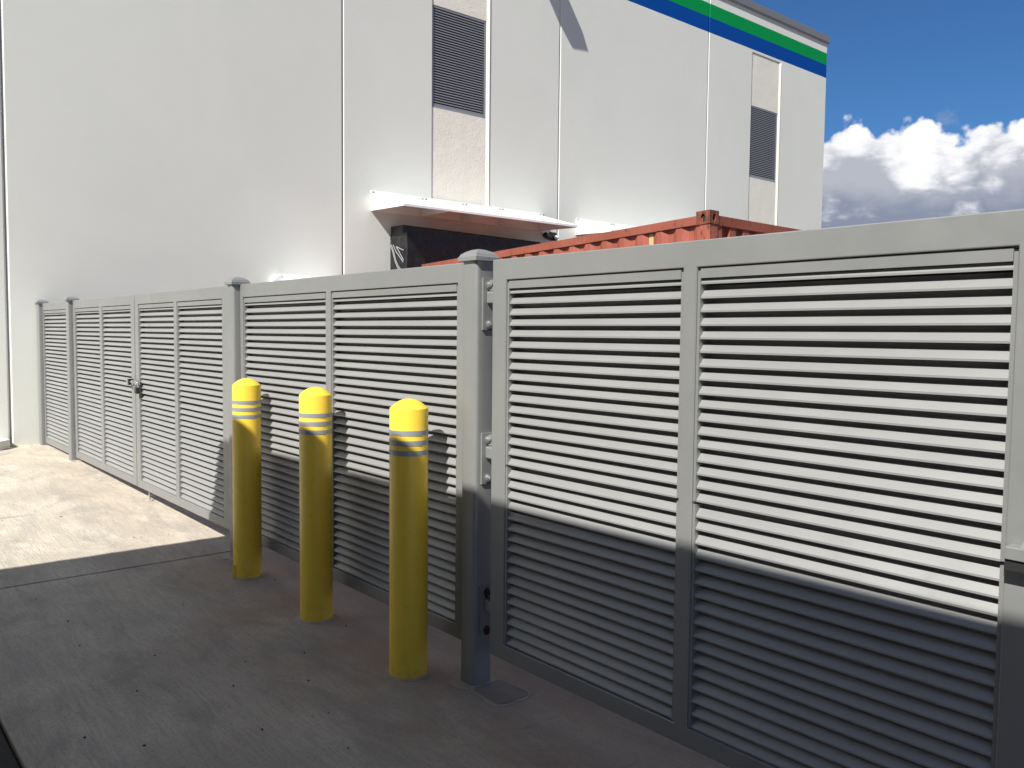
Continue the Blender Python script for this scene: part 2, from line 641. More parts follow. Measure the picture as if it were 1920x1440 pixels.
XS = [2.9, 3.2, 3.6, 4.0, 4.4, 8, 20, 34]
pave = thing('concrete_pavement', 'x', 'x')
del pave['label'], pave['category']
pave['kind'] = 'structure'
G = .010
for (a, c, d, xs, ys) in (
        (.54, -8, 5.545 - G, [.54, 2.9], [-8, 4.0, 4.5, 5.0, 5.545 - G]),
        (-6, 5.545 + G, 8.86 - G * .6, [-6, 0, 2.9], [5.545 + G, 5.56, 6.2, 7, 8, 8.86 - G * .6]),
        (-6, 8.86 + G * .6, 11.38, [-6, 0, 2.9], [8.86 + G * .6, 9.9, 10.6, 11.38])):
    link('concrete_slab', slab(a, 0, c, d, xs=xs, ys=ys).mesh('concrete_slab', M['concrete']), pave, bevel=.004)
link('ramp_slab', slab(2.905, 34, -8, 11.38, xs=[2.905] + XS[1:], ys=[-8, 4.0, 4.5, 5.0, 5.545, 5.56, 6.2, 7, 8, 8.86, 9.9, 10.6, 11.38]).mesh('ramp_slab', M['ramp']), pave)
link('concrete_slab', MB().box(-6, .532, 3.722, 5.545 - G, -.6, 0).mesh('concrete_slab', M['concrete']), pave, bevel=.004)
link('joint_filler', MB().box(-6, 2.9, 5.545 - G, 5.545 + G, -.59, -.012).box(-6, 2.9, 8.86 - G * .6, 8.86 + G * .6, -.59, -.3).mesh('joint_filler', M['dark']), pave)
link('concrete_slab', MB().box(-40, -1.6, -20, 3.72, -.6, 0).mesh('concrete_slab', M['concrete']), pave)
link('concrete_slab', MB().box(-40, -6.01, 3.73, 11.38, -.6, 0).mesh('concrete_slab', M['concrete']), pave)
link('concrete_slab', MB().box(-1.592, .532, -20, -1.31, -.6, 0).mesh('concrete_slab', M['concrete']), pave)
structure('asphalt_strip', MB().box(-1.59, .528, -1.3, 3.714, -.5, -.012).mesh('asphalt_strip', M['asphalt']))


def blob_patch(cx, cy, rx, ry, z0, z1, n=28, wob=.12, sq=2.0, seed=1):
    rnd = random.Random(seed)
    ph = [rnd.uniform(0, 6.28) for _ in range(4)]
    ring = []
    for i in range(n):
        t = 2 * math.pi * i / n
        r = 1 + wob * (.5 * math.sin(3 * t + ph[0]) + .35 * math.sin(5 * t + ph[1]) + .3 * math.sin(9 * t + ph[2]) + .2 * rnd.uniform(-1, 1))
        c_, s_ = math.cos(t), math.sin(t)
        k_ = (abs(c_) ** sq + abs(s_) ** sq) ** (-1 / sq)
        ring.append((cx + rx * r * k_ * c_, cy + ry * r * k_ * s_))
    m = MB()
    m.prism(ring, 2, z0, z1)
    return m


for i, (cx, cy) in enumerate(((2.185, 2.80), (2.18, 5.36), (2.18, 9.77))):
    z = zg(cx, cy)
    link('grout_collar', blob_patch(cx - .01, cy, .095, .095, z - .02, z + .005, wob=.16, sq=3.5, seed=i).mesh('grout_collar', M['grout']), pave)
link('grout_collar', blob_patch(2.19, 2.648, .100, .124, -.02, .003, wob=.10, sq=5, seed=9).mesh('grout_collar', M['grout']), pave)
link('repair_patch', blob_patch(2.19, 2.640, .084, .100, -.02, .0055, wob=.06, sq=7, seed=11).mesh('repair_patch', M['patch']), pave)

# ------------------------------------------------------------------ warehouse
YW = 11.27
T = .22
wh = thing('warehouse', 'tall white tilt-up concrete warehouse with blue and green painted bands under its parapet', 'building', (0, YW, 0))


def wl(m_, name, mat, bevel=0):
    me = m_.mesh(name, mat)
    me.transform(Matrix.Translation((0, -YW, 0)))
    return link(name, me, wh, bevel=bevel)


ZT = 8.80
edges = [-11.25, -6.88, -2.51, 1.84, 6.21, 10.59, 14.93, 19.70]
GAP = .007
RD = .014
for a, b in zip(edges[:-1], edges[1:]):
    a2 = a + (GAP if a > -11 else 0)
    b2 = b - (GAP if b < 19 else 0)
    m = MB()
    rec = {6.21: (7.81, 8.965), 14.93: (16.53, 17.675), -6.88: (-5.3, -4.15)}.get(a)
    if rec:
        m.grid_plate([a2, rec[0], rec[1], b2], [-.55, 7.88, ZT], {(1, 0)}, YW, YW + T, 'XZ')
    else:
        m.grid_plate([a2, b2], [-.55, ZT], set(), YW, YW + T, 'XZ')
    o_ = wl(m, 'wall_panel', M['wall'], bevel=.019)
    o_.modifiers['bevel'].segments = 1
    if rec:
        o_.modifiers['bevel'].width = .013
    if rec:
        wl(MB().grid_plate([rec[0] + .002, rec[1] - .0525], [-.54, 5.115, 6.72, 7.878], {(0, 1)}, YW + RD, YW + T - .01, 'XZ'), 'recess_panel', M['recess'])
        wl(MB().prism([(rec[1] - .052, YW + RD - .0005), (rec[1] - .001, YW - .014), (rec[1] - .001, YW + RD + .02), (rec[1] - .052, YW + RD + .02)], 2, -.54, 7.876), 'reveal', M['recess'])
        # wall louvre with its frame and every blade
        lf = MB()
        x0, x1, z0, z1 = rec[0] + .004, rec[1] - .054, 5.118, 6.717
        lf.grid_plate([x0, x0 + .03, x1 - .03, x1], [z0, z0 + .045, z1 - .035, z1], {(1, 1)}, YW + .020, YW + .105, 'XZ')
        me = lf.mesh('wall_louvre', M['blade'])
        me.transform(Matrix.Translation((0, -YW, 0)))
        lo = link('wall_louvre', me, wh)
        bk = MB().box(x0 + .031, x1 - .031, YW + .085, YW + .102, z0 + .04, z1 - .03)
        me = bk.mesh('backing', M['dark'])
        me.transform(Matrix.Translation((0, -YW, 0)))
        link('backing', me, lo)
        nb = 37
        p = (z1 - z0 - .085) / nb
        bl = MB()
        bl.prism([(0, .0), (0, .0175), (.030, .022), (.030, .020), (.003, .0155), (.003, .0)], 0, x0 + .0305, x1 - .0305)
        bme = bl.mesh('blade', M['blade'])
        for q in range(nb):
            link('blade', bme, lo, (0, .024, z0 + .049 + q * p))
for e in edges[1:-1]:
    wl(MB().box(e - .03, e + .03, YW + .045, YW + T - .02, -.5, ZT - .01), 'joint_sealant', M['wallback'])
wl(MB().box(19.48, 19.70, YW + T + .002, YW + 18, -.55, ZT), 'side_wall', M['wallback'])
wl(MB().box(-11.25, -11.03, YW + T + .002, YW + 18, -.55, ZT), 'side_wall', M['wallback'])
wl(MB().box(-11.25, 19.70, YW + 18.002, YW + 18.2, -.55, ZT), 'back_wall', M['wallback'])
wl(MB().box(-11.0, 19.47, YW + T + .002, YW + 17.99, 8.1, 8.25), 'roof', M['roofing'])
cp = MB()
cp.box(-11.29, 19.76, YW - .035, YW + T + .04, ZT + .002, ZT + .165)
wl(cp, 'coping', M['coping'], bevel=.006)
wl(MB().box(-11.285, 19.755, YW - .028, YW - .002, ZT - .022, ZT), 'drip_edge', M['coping'])

# low white concrete step at the foot of the wall, far left
tag(link('concrete_step', MB().prism([(.2, 10.93), (1.66, 10.93), (1.80, 11.10), (1.80, YW - .003), (.2, YW - .003)], 2, .08, .225).mesh('concrete_step', M['wallback']), bevel=.012),
    'low pale concrete step against the foot of the wall at far left', 'step')
tag(link('concrete_wedge', MB().prism([(1.80, .1), (1.99, .1), (1.83, .155), (1.80, .155)], 1, 11.2, YW - .003).mesh('concrete_wedge', M['grout'])),
    'small grey mortar wedge at the wall foot beside the pale step', 'mortar')


# canopies on the wall
def make_canopy(x0, x1, zt, zb, proj, label, gus, group='white steel canopies on the warehouse wall'):
    t = thing('canopy', label, 'canopy', (x0, YW, zb), group)
    w = x1 - x0
    h = zt - zb
    yf = -proj
    hf = .045                               # fascia height at the front
    zfb = -.02
    th = .006
    L = lambda nm, m_, mat=M['white'], bv=.003, par=t: link(nm, m_.mesh(nm, mat, 30), par, bevel=bv)
    L('wall_flashing', MB().box(0, w, -.012, -.002, .0, h))
    L('roof_sheet', MB().prism([(-.014, h - .05), (-.014, h - .044), (yf, zfb + hf + .006), (yf, zfb + hf)], 0, 0.0, w))
    L('front_fascia', MB().prism([(yf - .03, zfb), (yf - .03, zfb + hf - .01), (yf - .018, zfb + hf + .004), (yf - .002, zfb + hf + .004), (yf - .002, zfb)], 0, -.004, w + .004))
    for xx in (0, w - th):
        L('end_panel', MB().prism([(-.014, 0), (-.014, h - .052), (yf, zfb + hf - .002), (yf, zfb)], 0, xx, xx + th))
    for g in gus:
        gp = L('gusset', MB().prism([(-.013, .0), (-.013, h - .056), (yf + .06, zfb + hf - .006), (yf + .06, zfb + hf - .02)], 0, g - .004, g + .004))
    bm_ = MB()
    bm_.rod((0, -.012, 0), (0, -.034, 0), .014, 6)
    bme = bm_.mesh('bolt', M['galv'])
    for g in [.03] + list(gus):
        link('bolt', bme, t, (g, 0, h - .035))
        if g > .1:
            link('bolt', bme, t, (g + .07, 0, h - .03))
    return t


c1 = make_canopy(6.68, 10.20, 3.665, 3.352, .885, 'white steel canopy over the black dock seal', [.93, 1.73, 2.52, 3.46])
c2 = copy_tree(c1)
c2.location = (11.05, YW, 3.352)
c2['label'] = 'white steel canopy mostly hidden behind the red container'
c3 = make_canopy(5.19, 6.10, 2.315, 2.10, 1.05, 'low white canopy just showing above the fence top near the wall joint', [.5])
tag(link('wall_bracket', MB().prism([(5.04, 2.20), (5.17, 2.305), (5.185, 2.305), (5.185, 2.10), (5.04, 2.10)], 1, 11.15, YW - .003).mesh('wall_bracket', M['white'])),
    'small slanted white bracket beside the low canopy above the fence', 'bracket')

# dock seal
sd = thing('dock_seal', 'black vinyl dock seal with white stripes around the door under the canopy', 'dock seal', (7.03, YW, 0))


def crumpled(x0, x1, y0, y1, z0, z1, nx, ny, nz, amp, seed):
    bm = bmesh.new()
    bmesh.ops.create_cube(bm, size=1)
    for v in bm.verts:
        v.co = Vector(((x0 + x1) / 2 + v.co.x * (x1 - x0), (y0 + y1) / 2 + v.co.y * (y1 - y0), (z0 + z1) / 2 + v.co.z * (z1 - z0)))
    bmesh.ops.subdivide_edges(bm, edges=bm.edges[:], cuts=12, use_grid_fill=True)
    from mathutils import noise
    for v in bm.verts:
        if v.co.y > y1 - .01:
            continue
        n_ = noise.noise_vector(v.co * 3.1 + Vector((seed, 0, 0))) + .4 * noise.noise_vector(v.co * 8 + Vector((seed, 3, 0)))
        v.co += n_ * amp
    me = bpy.data.meshes.new('seal')
    bm.to_mesh(me)
    bm.free()
    me.materials.append(M['vinyl'])
    me.polygons.foreach_set('use_smooth', [True] * len(me.polygons))
    me.set_sharp_from_angle(angle=math.radians(50))
    return me


link('side_pad', crumpled(0, .33, -.47, -.004, -.3, 3.02, 3, 3, 12, .028, 1), sd)
link('side_pad', crumpled(2.56, 2.86, -.42, -.004, -.3, 2.86, 3, 3, 12, .02, 5), sd)
hd = MB()
hd.prism([(0.0, 3.145), (0.0, 2.35), (2.95, 2.35), (2.95, 2.93), (2.84, 3.10)], 1, -.36, -.003)
link('header_pad', hd.mesh('header_pad', M['vinyl']), sd, bevel=.02)
link('header_curtain', crumpled(.345, 2.5, -.43, -.365, 2.2, 2.93, 3, 3, 12, .012, 8), sd)


def ribbon(name, pts, w, mat, parent, off=(0, 0, 0)):
    """flat strip following pts on the plane x=const (points y,z)"""
    m = MB()
    L_ = []
    for i, (y, z) in enumerate(pts):
        a = Vector(pts[max(0, i - 1)])
        b = Vector(pts[min(len(pts) - 1, i + 1)])
        d = (b - a).normalized()
        nrm = Vector((-d.y, d.x)) * w / 2
        L_.append((Vector((y, z)) + nrm, Vector((y, z)) - nrm))
    m.v = [(off[0], p.x, p.y) for q in L_ for p in q] + [(off[0] + .004, p.x, p.y) for q in L_ for p in q]
    n = len(L_)
    for i in range(n - 1):
        a = 2 * i
        m.f.append([a, a + 1, a + 3, a + 2])
        m.f.append([2 * n + a, 2 * n + a + 2, 2 * n + a + 3, 2 * n + a + 1])
        m.f.append([a, a + 2, 2 * n + a + 2, 2 * n + a])
        m.f.append([a + 1, 2 * n + a + 1, 2 * n + a + 3, a + 3])
    m.mi = [0] * len(m.f)
    return link(name, m.mesh(name, mat), parent)


for st in ([(-.05, 2.86), (-.12, 2.76), (-.19, 2.60), (-.26, 2.50), (-.36, 2.42), (-.44, 2.38)],
           [(-.09, 2.86), (-.16, 2.73), (-.22, 2.60), (-.29, 2.51), (-.39, 2.44)],
           [(-.14, 2.85), (-.22, 2.74), (-.31, 2.67), (-.42, 2.57)],
           [(-.22, 2.82), (-.31, 2.73), (-.43, 2.60)],
           [(-.22, 2.82), (-.32, 2.785), (-.43, 2.75)]):
    ribbon('stripe', st, .011, M['vstripe'], sd, (-.036, 0, 0))
# faded triangle mark and the start of a word on the header
em = MB()
ye = -.452
for (a, b, w) in (((-.0, 0), (.21, 0), .018), ((.03, -.03), (.10, -.15), .022), ((.18, -.03), (.12, -.15), .022), ((.07, -.03), (.11, -.12), .012),
                  ((.105, -.03), (.105, -.15), .012), ((.145, -.03), (.115, -.12), .012)):
    a, b = Vector(a), Vector(b)
    d = (b - a).normalized()
    nn = Vector((-d.y, d.x)) * w / 2
    em.prism([tuple(a + nn), tuple(b + nn), tuple(b - nn), tuple(a - nn)], 1, 0, .003)
link('emblem', em.mesh('emblem', M['faint']), sd, (1.23, ye, 2.86))
cu = bpy.data.curves.new('lettering', 'FONT')
cu.body = 'ENTRE'
cu.size = .075
cu.extrude = .001
to = bpy.data.objects.new('lettering', cu)
C.objects.link(to)
dg = bpy.context.evaluated_depsgraph_get()
tme = bpy.data.meshes.new_from_object(to.evaluated_get(dg))
bpy.data.objects.remove(to)
tme.materials.clear()
tme.materials.append(M['faint'])
tme.transform(Matrix.Rotation(math.radians(90), 4, 'X'))
link('lettering', tme, sd, (1.12, ye, 2.635))

# dock light under the canopy
dl = thing('dock_light', 'short black dock light with a white end under the canopy edge', 'lamp', (10.35, YW, 3.26))
link('lamp_housing', MB().lathe([(.045, -.17), (.05, -.15), (.05, .12), (.035, .15)], 14).mesh('lamp_housing', M['black'], 40), dl).rotation_euler = (math.radians(78), 0, math.radians(-62))
link('end_cap', MB().lathe([(.03, -.03), (.035, -.02), (.035, .03), (.03, .035)], 14).mesh('end_cap', M['white'], 40), dl, (.17, -.05, -.01)).rotation_euler = (math.radians(78), 0, math.radians(-62))
link('mount_plate', MB().box(.03, .20, -.012, -.001, -.06, .09).mesh('mount_plate', M['black']), dl)

# made-up shadow caster, unseen above the frame, shaped to throw the curved wall shadow
rb = MB()
sh_l = [(9.28, 8.93), (9.75, 8.16), (10.06, 7.75), (10.314, 7.424), (10.541, 7.109), (10.826, 6.80)]
sh_r = [(9.62, 8.93), (10.30, 8.16), (10.56, 7.83), (10.83, 7.47), (11.07, 7.15), (11.223, 6.84)]
pp = [.06, .16, .22, .28, .34, .42]
pl_ = []
for (a, b, p) in zip(sh_l, sh_r, pp):
    pl_.append((Vector((a[0] - p / .33, YW - p, a[1] + 1.05 * p / .33)), Vector((b[0] - p / .33, YW - p, b[1] + 1.05 * p / .33))))
for s in (0, .03):
    for a, b in pl_:
        rb.v += [tuple(a + Vector((0, -s, 0))), tuple(b + Vector((0, -s, 0)))]
n_ = len(pl_)
for i in range(n_ - 1):
    a = 2 * i
    rb.f += [[a, a + 1, a + 3, a + 2], [2 * n_ + a, 2 * n_ + a + 2, 2 * n_ + a + 3, 2 * n_ + a + 1], [a, a + 2, 2 * n_ + a + 2, 2 * n_ + a], [a + 1, 2 * n_ + a + 1, 2 * n_ + a + 3, a + 3]]
rb.f += [[0, 2 * n_, 2 * n_ + 1, 1], [2 * n_ - 2, 2 * n_ - 1, 4 * n_ - 1, 4 * n_ - 2]]
rb.mi = [0] * len(rb.f)
tag(link('shadow_caster', rb.mesh('shadow_caster', M['coping'])), 'unseen curved plate added above the view to cast a shadow on the wall', 'shadow caster')

# ------------------------------------------------------------------ shipping container
CT = thing('shipping_container', 'rust streaked red shipping container with corrugated sides behind the fence', 'container', (7.30, 5.45, 0))
Ltilt = .043
rot = Matrix.Rotation(-math.atan(Ltilt), 4, 'X') @ Matrix.Rotation(math.atan(.006), 4, 'Y')
ctm = Matrix.Translation((0, 0, 2.78)) @ rot       # local origin: top near left corner, x across, y along, z up


def cl(name, m_, mat, bevel=0, parent=CT, smooth=None):
    me = m_.mesh(name, mat, smooth)
    me.transform(ctm)
    return link(name, me, parent, bevel=bevel)


W_, L_, H_ = 2.44, 6.06, 2.59
RH = .095
for x0 in (0.0, W_ - .06):
    cl('top_rail', MB().box(x0, x0 + .06, .17, L_ - .17, -RH, 0), M['rail'], .004)
    cl('bottom_rail', MB().box(x0, x0 + .06, .17, L_ - .17, -H_, -H_ + .16), M['cont'], .004)
for y0 in (0.0, L_ - .06):
    cl('end_rail', MB().box(.16, W_ - .16, y0 + .002, y0 + .062, -.11, -.002), M['rail'], .004)
    cl('bottom_rail', MB().box(.16, W_ - .16, y0 + .002, y0 + .062, -H_, -H_ + .15), M['cont'], .004)


def corr(length, z0, z1, outer=.072, slope=.068, inner=.070, dep=.036):
    pts = [(0.0, 0.0)]
    s = 0.0
    seq = [(outer, 0), (slope, dep), (inner, dep), (slope, 0)]
    i = 0
    while s < length:
        d_, o_ = seq[i % 4]
        s = min(length, s + d_)
        pts.append((s, o_))
        i += 1
    return pts


def corr_wall(axis, base, start, length, z0, z1, sign, **kw):
    m = MB()
    p = corr(length, z0, z1, **kw)
    for z in (z0, z1):
        for s, o in p:
            q = (base + sign * o, start + s, z) if axis == 'Y' else (start + s, base + sign * o, z)
            m.v.append(q)
    for z in (z0, z1):
        for s, o in p:
            q = (base + sign * (o + .003), start + s, z) if axis == 'Y' else (start + s, base + sign * (o + .003), z)
            m.v.append(q)
    n = len(p)
    for i in range(n - 1):
        m.f.append([i, i + 1, n + i + 1, n + i])
        m.f.append([2 * n + i, 3 * n + i, 3 * n + i + 1, 2 * n + i + 1])
    m.mi = [0] * len(m.f)
    return m


cl('side_panel', corr_wall('Y', .012, .10, L_ - .2, -H_ + .1, -.03, 1), M['cont'])
cl('side_panel', corr_wall('Y', W_ - .012, .10, L_ - .2, -H_ + .1, -.03, -1), M['cont'])
cl('end_panel', corr_wall('X', .014, .12, W_ - .24, -H_ + .1, -.03, 1, outer=.11, slope=.018, inner=.104, dep=.0455), M['cont'])
cl('door_panel', MB().box(.13, W_ - .13, L_ - .05, L_ - .01, -H_ + .1, -.05), M['cont'])
cl('roof_panel', corr_wall('Y', 0, 0, 1, 0, 0, 1) if False else MB().box(.055, W_ - .055, .055, L_ - .055, -.03, -.012), M['cont'])
for x0 in (0.0, W_ - .15):
    for y0 in (0.0, L_ - .15):
        cl('corner_post', MB().box(x0 + .003, x0 + .147, y0 + .003, y0 + .147, -H_ + .1, -.098), M['contr'], .008)


def casting(x0, y0, z0, hx, hy):
    """corner fitting: box shell with an oval hole on its two outer faces"""
    w, l, h, t = .160, .176, .142, .022
    bm = bmesh.new()
    me = MB().box(0, w, 0, l, 0, h).mesh('corner_casting', [M['cast'], M['dark']])
    bm.from_mesh(me)
    def hole(face_n, c, ru, rv, u, v):
        f = [f_ for f_ in bm.faces if (f_.normal - face_n).length < .01][0]
        n = 16
        ring = [bm.verts.new(c + u * (ru * math.cos(2 * math.pi * i / n)) + v * (rv * math.sin(2 * math.pi * i / n))) for i in range(n)]
        inn = [bm.verts.new(q.co - face_n * t) for q in ring]
        corners = sorted(f.verts, key=lambda q: math.atan2((q.co - c).dot(v), (q.co - c).dot(u)))
        bm.faces.remove(f)
        an = lambda q: math.atan2((q.co - c).dot(v), (q.co - c).dot(u)) % (2 * math.pi)
        corners = sorted(corners, key=an)
        # connect ring to the square border
        ci = 0
        for i in range(n):
            a, b = ring[i], ring[(i + 1) % n]
            am = (an(a) + (2 * math.pi) / n / 2) % (2 * math.pi)
            k_ = min(range(4), key=lambda j: abs(math.atan2(math.sin(am - (math.pi / 4 + j * math.pi / 2)), math.cos(am - (math.pi / 4 + j * math.pi / 2)))))
            bm.faces.new((a, b, corners[k_]))
            am2 = (an(b) + (2 * math.pi) / n / 2) % (2 * math.pi)
            k2 = min(range(4), key=lambda j: abs(math.atan2(math.sin(am2 - (math.pi / 4 + j * math.pi / 2)), math.cos(am2 - (math.pi / 4 + j * math.pi / 2)))))
            if k2 != k_:
                bm.faces.new((b, corners[k2], corners[k_]))
            bm.faces.new((a, inn[i], inn[(i + 1) % n], b))
        fb = bm.faces.new(inn)
        fb.material_index = 1
    hole(Vector((-1, 0, 0)), Vector((0, l / 2, h * .47)), .030, .045, Vector((0, 1, 0)), Vector((0, 0, 1)))
    hole(Vector((0, -1, 0)), Vector((w / 2, 0, h * .47)), .028, .042, Vector((1, 0, 0)), Vector((0, 0, 1)))
    bmesh.ops.recalc_face_normals(bm, faces=bm.faces)
    me2 = bpy.data.meshes.new('corner_casting')
    bm.to_mesh(me2)
    bm.free()
    me2.materials.append(M['cast'])
    me2.materials.append(M['dark'])
    me2.transform(Matrix.Scale(hx, 4, (1, 0, 0)) @ Matrix.Scale(hy, 4, (0, 1, 0)))
    if hx * hy < 0:
        me2.flip_normals()
    me2.transform(ctm @ Matrix.Translation((x0, y0, z0)))
    return link('corner_casting', me2, CT)


for x0, hx in ((-.006, 1), (W_ + .006, -1)):
    for y0, hy in ((-.006, 1), (L_ + .006, -1)):
        casting(x0, y0, -.100, hx, hy)
        casting(x0, y0, -H_ - .03, hx, hy)
cl('cream_sticker', MB().box(.0445, .047, .800, .862, -.42, -.105), M['cream'])

# ------------------------------------------------------------------ fence
FX = 2.175                       # face of frames
FD = .056
ZB, ZT_ = .152, 1.803
OZ0, OZ1 = .216, 1.718
LIPX = .009
PITCH = .0436
blade_cache = {}


def slat_mesh(w):
    key = round(w, 3)
    if key not in blade_cache:
        m = MB()
        m.prism([(0, 0), (0, .0058), (.0195, .0278), (.0215, .0278), (.0545, -.0365), (.0527, -.0374), (.0203, .0252), (.0024, .0046), (.0024, 0)], 1, 0, w)
        # prism for axis 1 expects (x, z)
        blade_cache[key] = m.mesh('slat', M['slat'])
    return blade_cache[key]


def louvred(name, label, cat, y0, y1, bays, group=None):
    """frame from y0 to y1, bays = list of (ya, yb) openings"""
    t = thing(name, label, cat, (FX, y0, zg(FX, (y0 + y1) / 2)), group)
    z_ = t.location.z
    us = [y0] + [q for b in bays for q in b] + [y1]
    vs = [ZB, OZ0, OZ1, ZT_]
    holes = {(1 + 2 * i, 1) for i in range(len(bays))}
    m = MB().grid_plate(us, vs, holes, FX, FX + FD, 'YZ')
    me = m.mesh('frame', M['grey'], 60)
    me.transform(Matrix.Translation((-FX, -y0, -z_)))
    link('frame', me, t, bevel=.0035)
    for a, b in bays:
        for jy in (a + .001, b - .011):
            link('side_jamb', MB().box(.006, .0555, jy - y0, jy - y0 + .010, OZ0 + .002 - z_, .957 - z_).box(.006, .0555, jy - y0, jy - y0 + .010, .968 - z_, OZ1 - .012 - z_).mesh('side_jamb', M['grey']), t)
        link('head_strip', MB().box(.004, .040, a + .012 - y0, b - .012 - y0, 1.683 - z_, 1.7125 - z_).mesh('head_strip', M['grey']), t)
        link('back_flange', MB().box(.040, .046, a + .012 - y0, b - .012 - y0, 1.66 - z_, 1.717 - z_).mesh('back_flange', M['dark']), t)
        sm = slat_mesh(b - a - .0235)
        for k_ in range(17):
            s = link('slat', sm, t, (LIPX + random.uniform(-.0006, .0006), a + .0118 - y0, 1.6635 - k_ * PITCH - z_ + random.uniform(-.0005, .0005)))
            s.rotation_euler = (random.uniform(-.0016, .0016), random.uniform(-.022, .022), 0)
        for k_ in range(17):
            s = link('slat', sm, t, (LIPX + random.uniform(-.0006, .0006), a + .0118 - y0, .9175 - k_ * PITCH - z_ + random.uniform(-.0005, .0005)))
            s.rotation_euler = (random.uniform(-.0016, .0016), random.uniform(-.022, .022), 0)
    return t


def make_hinge(t, yl, z, base, lower=False):
    """hinge between post near face and leaf edge; yl = y of the leaf edge relative to root, z world height"""
    zz = z - t.location.z
    h = link('hinge', MB().box(-.016, .046, yl + .042, yl + .050, zz - .108, zz + .108).mesh('hinge', M['grey']), t, bevel=.001)
    kz = zz + .028
    link('knuckle', MB().box(.000, .036, yl - .004, yl + .0415, kz - .026, kz + .024).mesh('knuckle', M['grey']), h, bevel=.006)
    link('strap', MB().box(.018, .044, yl + .020, yl + .0412, kz + .027, kz + .072).mesh('strap', M['grey']), h, bevel=.001)
    for dz in (.079, -.083):
        link('slot', MB().rod((.018, yl + .0422, zz + dz - .012), (.018, yl + .0412, zz + dz - .012), .0135, 12).mesh('slot', M['dark']), h)
        b = MB()
        b.rod((.018, yl + .0415, zz + dz), (.018, yl + .026, zz + dz), .0125, 6)
        b.rod((.018, yl + .030, zz + dz), (.018, yl + .020, zz + dz), .007, 10)
        b.rod((.018, yl + .0418, zz + dz - .001), (.018, yl + .0405, zz + dz - .001), .018, 14)
        link('bolt', b.mesh('bolt', M['rust'] if lower else M['galv']), h)
    return h


# big gate leaf in front
gate = louvred('gate_leaf', 'large grey louvred gate leaf nearest the camera, half in shadow', 'gate', .63, 2.70, [(.745, 1.668), (1.722, 2.612)])
for zc in (1.623, .976, .325):
    make_hinge(gate, 2.07 + .0, zc, 0, lower=zc < .5)
zz = gate.location.z
lt = link('latch', MB().box(-.048, -.002, -.02, .100, .988, 1.018).prism([(-.048, 1.018), (-.002, 1.018), (-.002, 1.038)], 1, -.02, .07).mesh('latch', M['grey']), gate, bevel=.002)
link('latch_slot', MB().box(-.0415, -.0008, -.02, .100, .962, .9865).mesh('latch_slot', M['dark']), lt)
# its partner leaf, outside the frame
gate2 = louvred('gate_leaf', 'second large grey louvred gate leaf to the right of the first', 'gate', -1.45, .618, [(-1.362, -.472), (-.418, .50)])

panB = louvred('louvred_fence', 'grey louvred fence panel behind the three yellow bollards', 'fence panel', 2.853, 5.308, [(2.942, 4.085), (4.142, 5.262)])
leafR = louvred('gate_leaf', 'right leaf of the distant double gate beside the middle post', 'gate', 5.434, 7.568, [(5.618, 6.518), (6.585, 7.475)], 'leaves of the distant double gate')
leafL = louvred('gate_leaf', 'left leaf of the distant double gate, furthest gate from the camera', 'gate', 7.586, 9.70, [(7.685, 8.605), (8.682, 9.63)], 'leaves of the distant double gate')
panA = louvred('louvred_fence', 'narrow grey louvred fence panel between the wall and the distant gate', 'fence panel', 9.823, 11.148, [(9.985, 11.125)])
for zc in (1.57, .985, .30):
    make_hinge(leafL, 2.118 - .025, zc, 0)
# hinges of the right leaf sit on the far side of its post
for zc in (1.57, .985, .30):
    h = link('hinge', MB().box(-.012, .03, -.022, -.002, zc - .05 - leafR.location.z, zc + .05 - leafR.location.z).mesh('hinge', M['galv']), leafR, bevel=.003)

# slide bolt with padlock on the distant double gate
zr = leafR.location.z
sb = link('slide_bolt', MB().rod((-.022, 1.98, 1.055 - zr), (-.022, 2.30, 1.055 - zr), .009, 10).mesh('slide_bolt', M['galv'], 40), leafR)
link('bolt_guide', MB().box(-.038, -.001, 2.00, 2.03, 1.035 - zr, 1.075 - zr).box(-.038, -.001, 2.09, 2.12, 1.035 - zr, 1.075 - zr).mesh('bolt_guide', M['galv']), sb, bevel=.002)
zl = leafL.location.z
link('bolt_keeper', MB().box(-.040, -.001, .04, .075, 1.028 - zl, 1.080 - zl).mesh('bolt_keeper', M['black']), leafL, bevel=.002)
pd = thing('padlock', 'small dark padlock hanging from the slide bolt of the distant double gate', 'padlock', (FX - .028, 7.44, 1.0))
link('padlock_body', MB().box(-.014, .014, -.028, .028, -.035, .018).mesh('padlock_body', M['black']), pd, bevel=.005)
sk = MB()
prev = None
for i in range(9):
    t_ = math.pi * i / 8
    p_ = (0, .018 * math.cos(t_), .022 + .042 * math.sin(t_))
    if prev:
        sk.rod(prev, p_, .0045, 8)
    prev = p_
link('shackle', sk.mesh('shackle', M['galv'], 60), pd)
# drop bolt under the right leaf
db = link('drop_bolt', MB().rod((.056, 1.985, .34), (.056, 1.985, zg(2.2, 7.42) + .004 - zr), .008, 10).mesh('drop_bolt', M['galv'], 40), leafR)
tag(link('bolt_socket', blob_patch(2.231, 7.417, .035, .035, zg(2.2, 7.4) - .02, zg(2.2, 7.4) + .006, wob=.1, seed=4).mesh('bolt_socket', M['grout'])), 'small mortar socket in the ground under the drop bolt of the distant gate', 'socket')


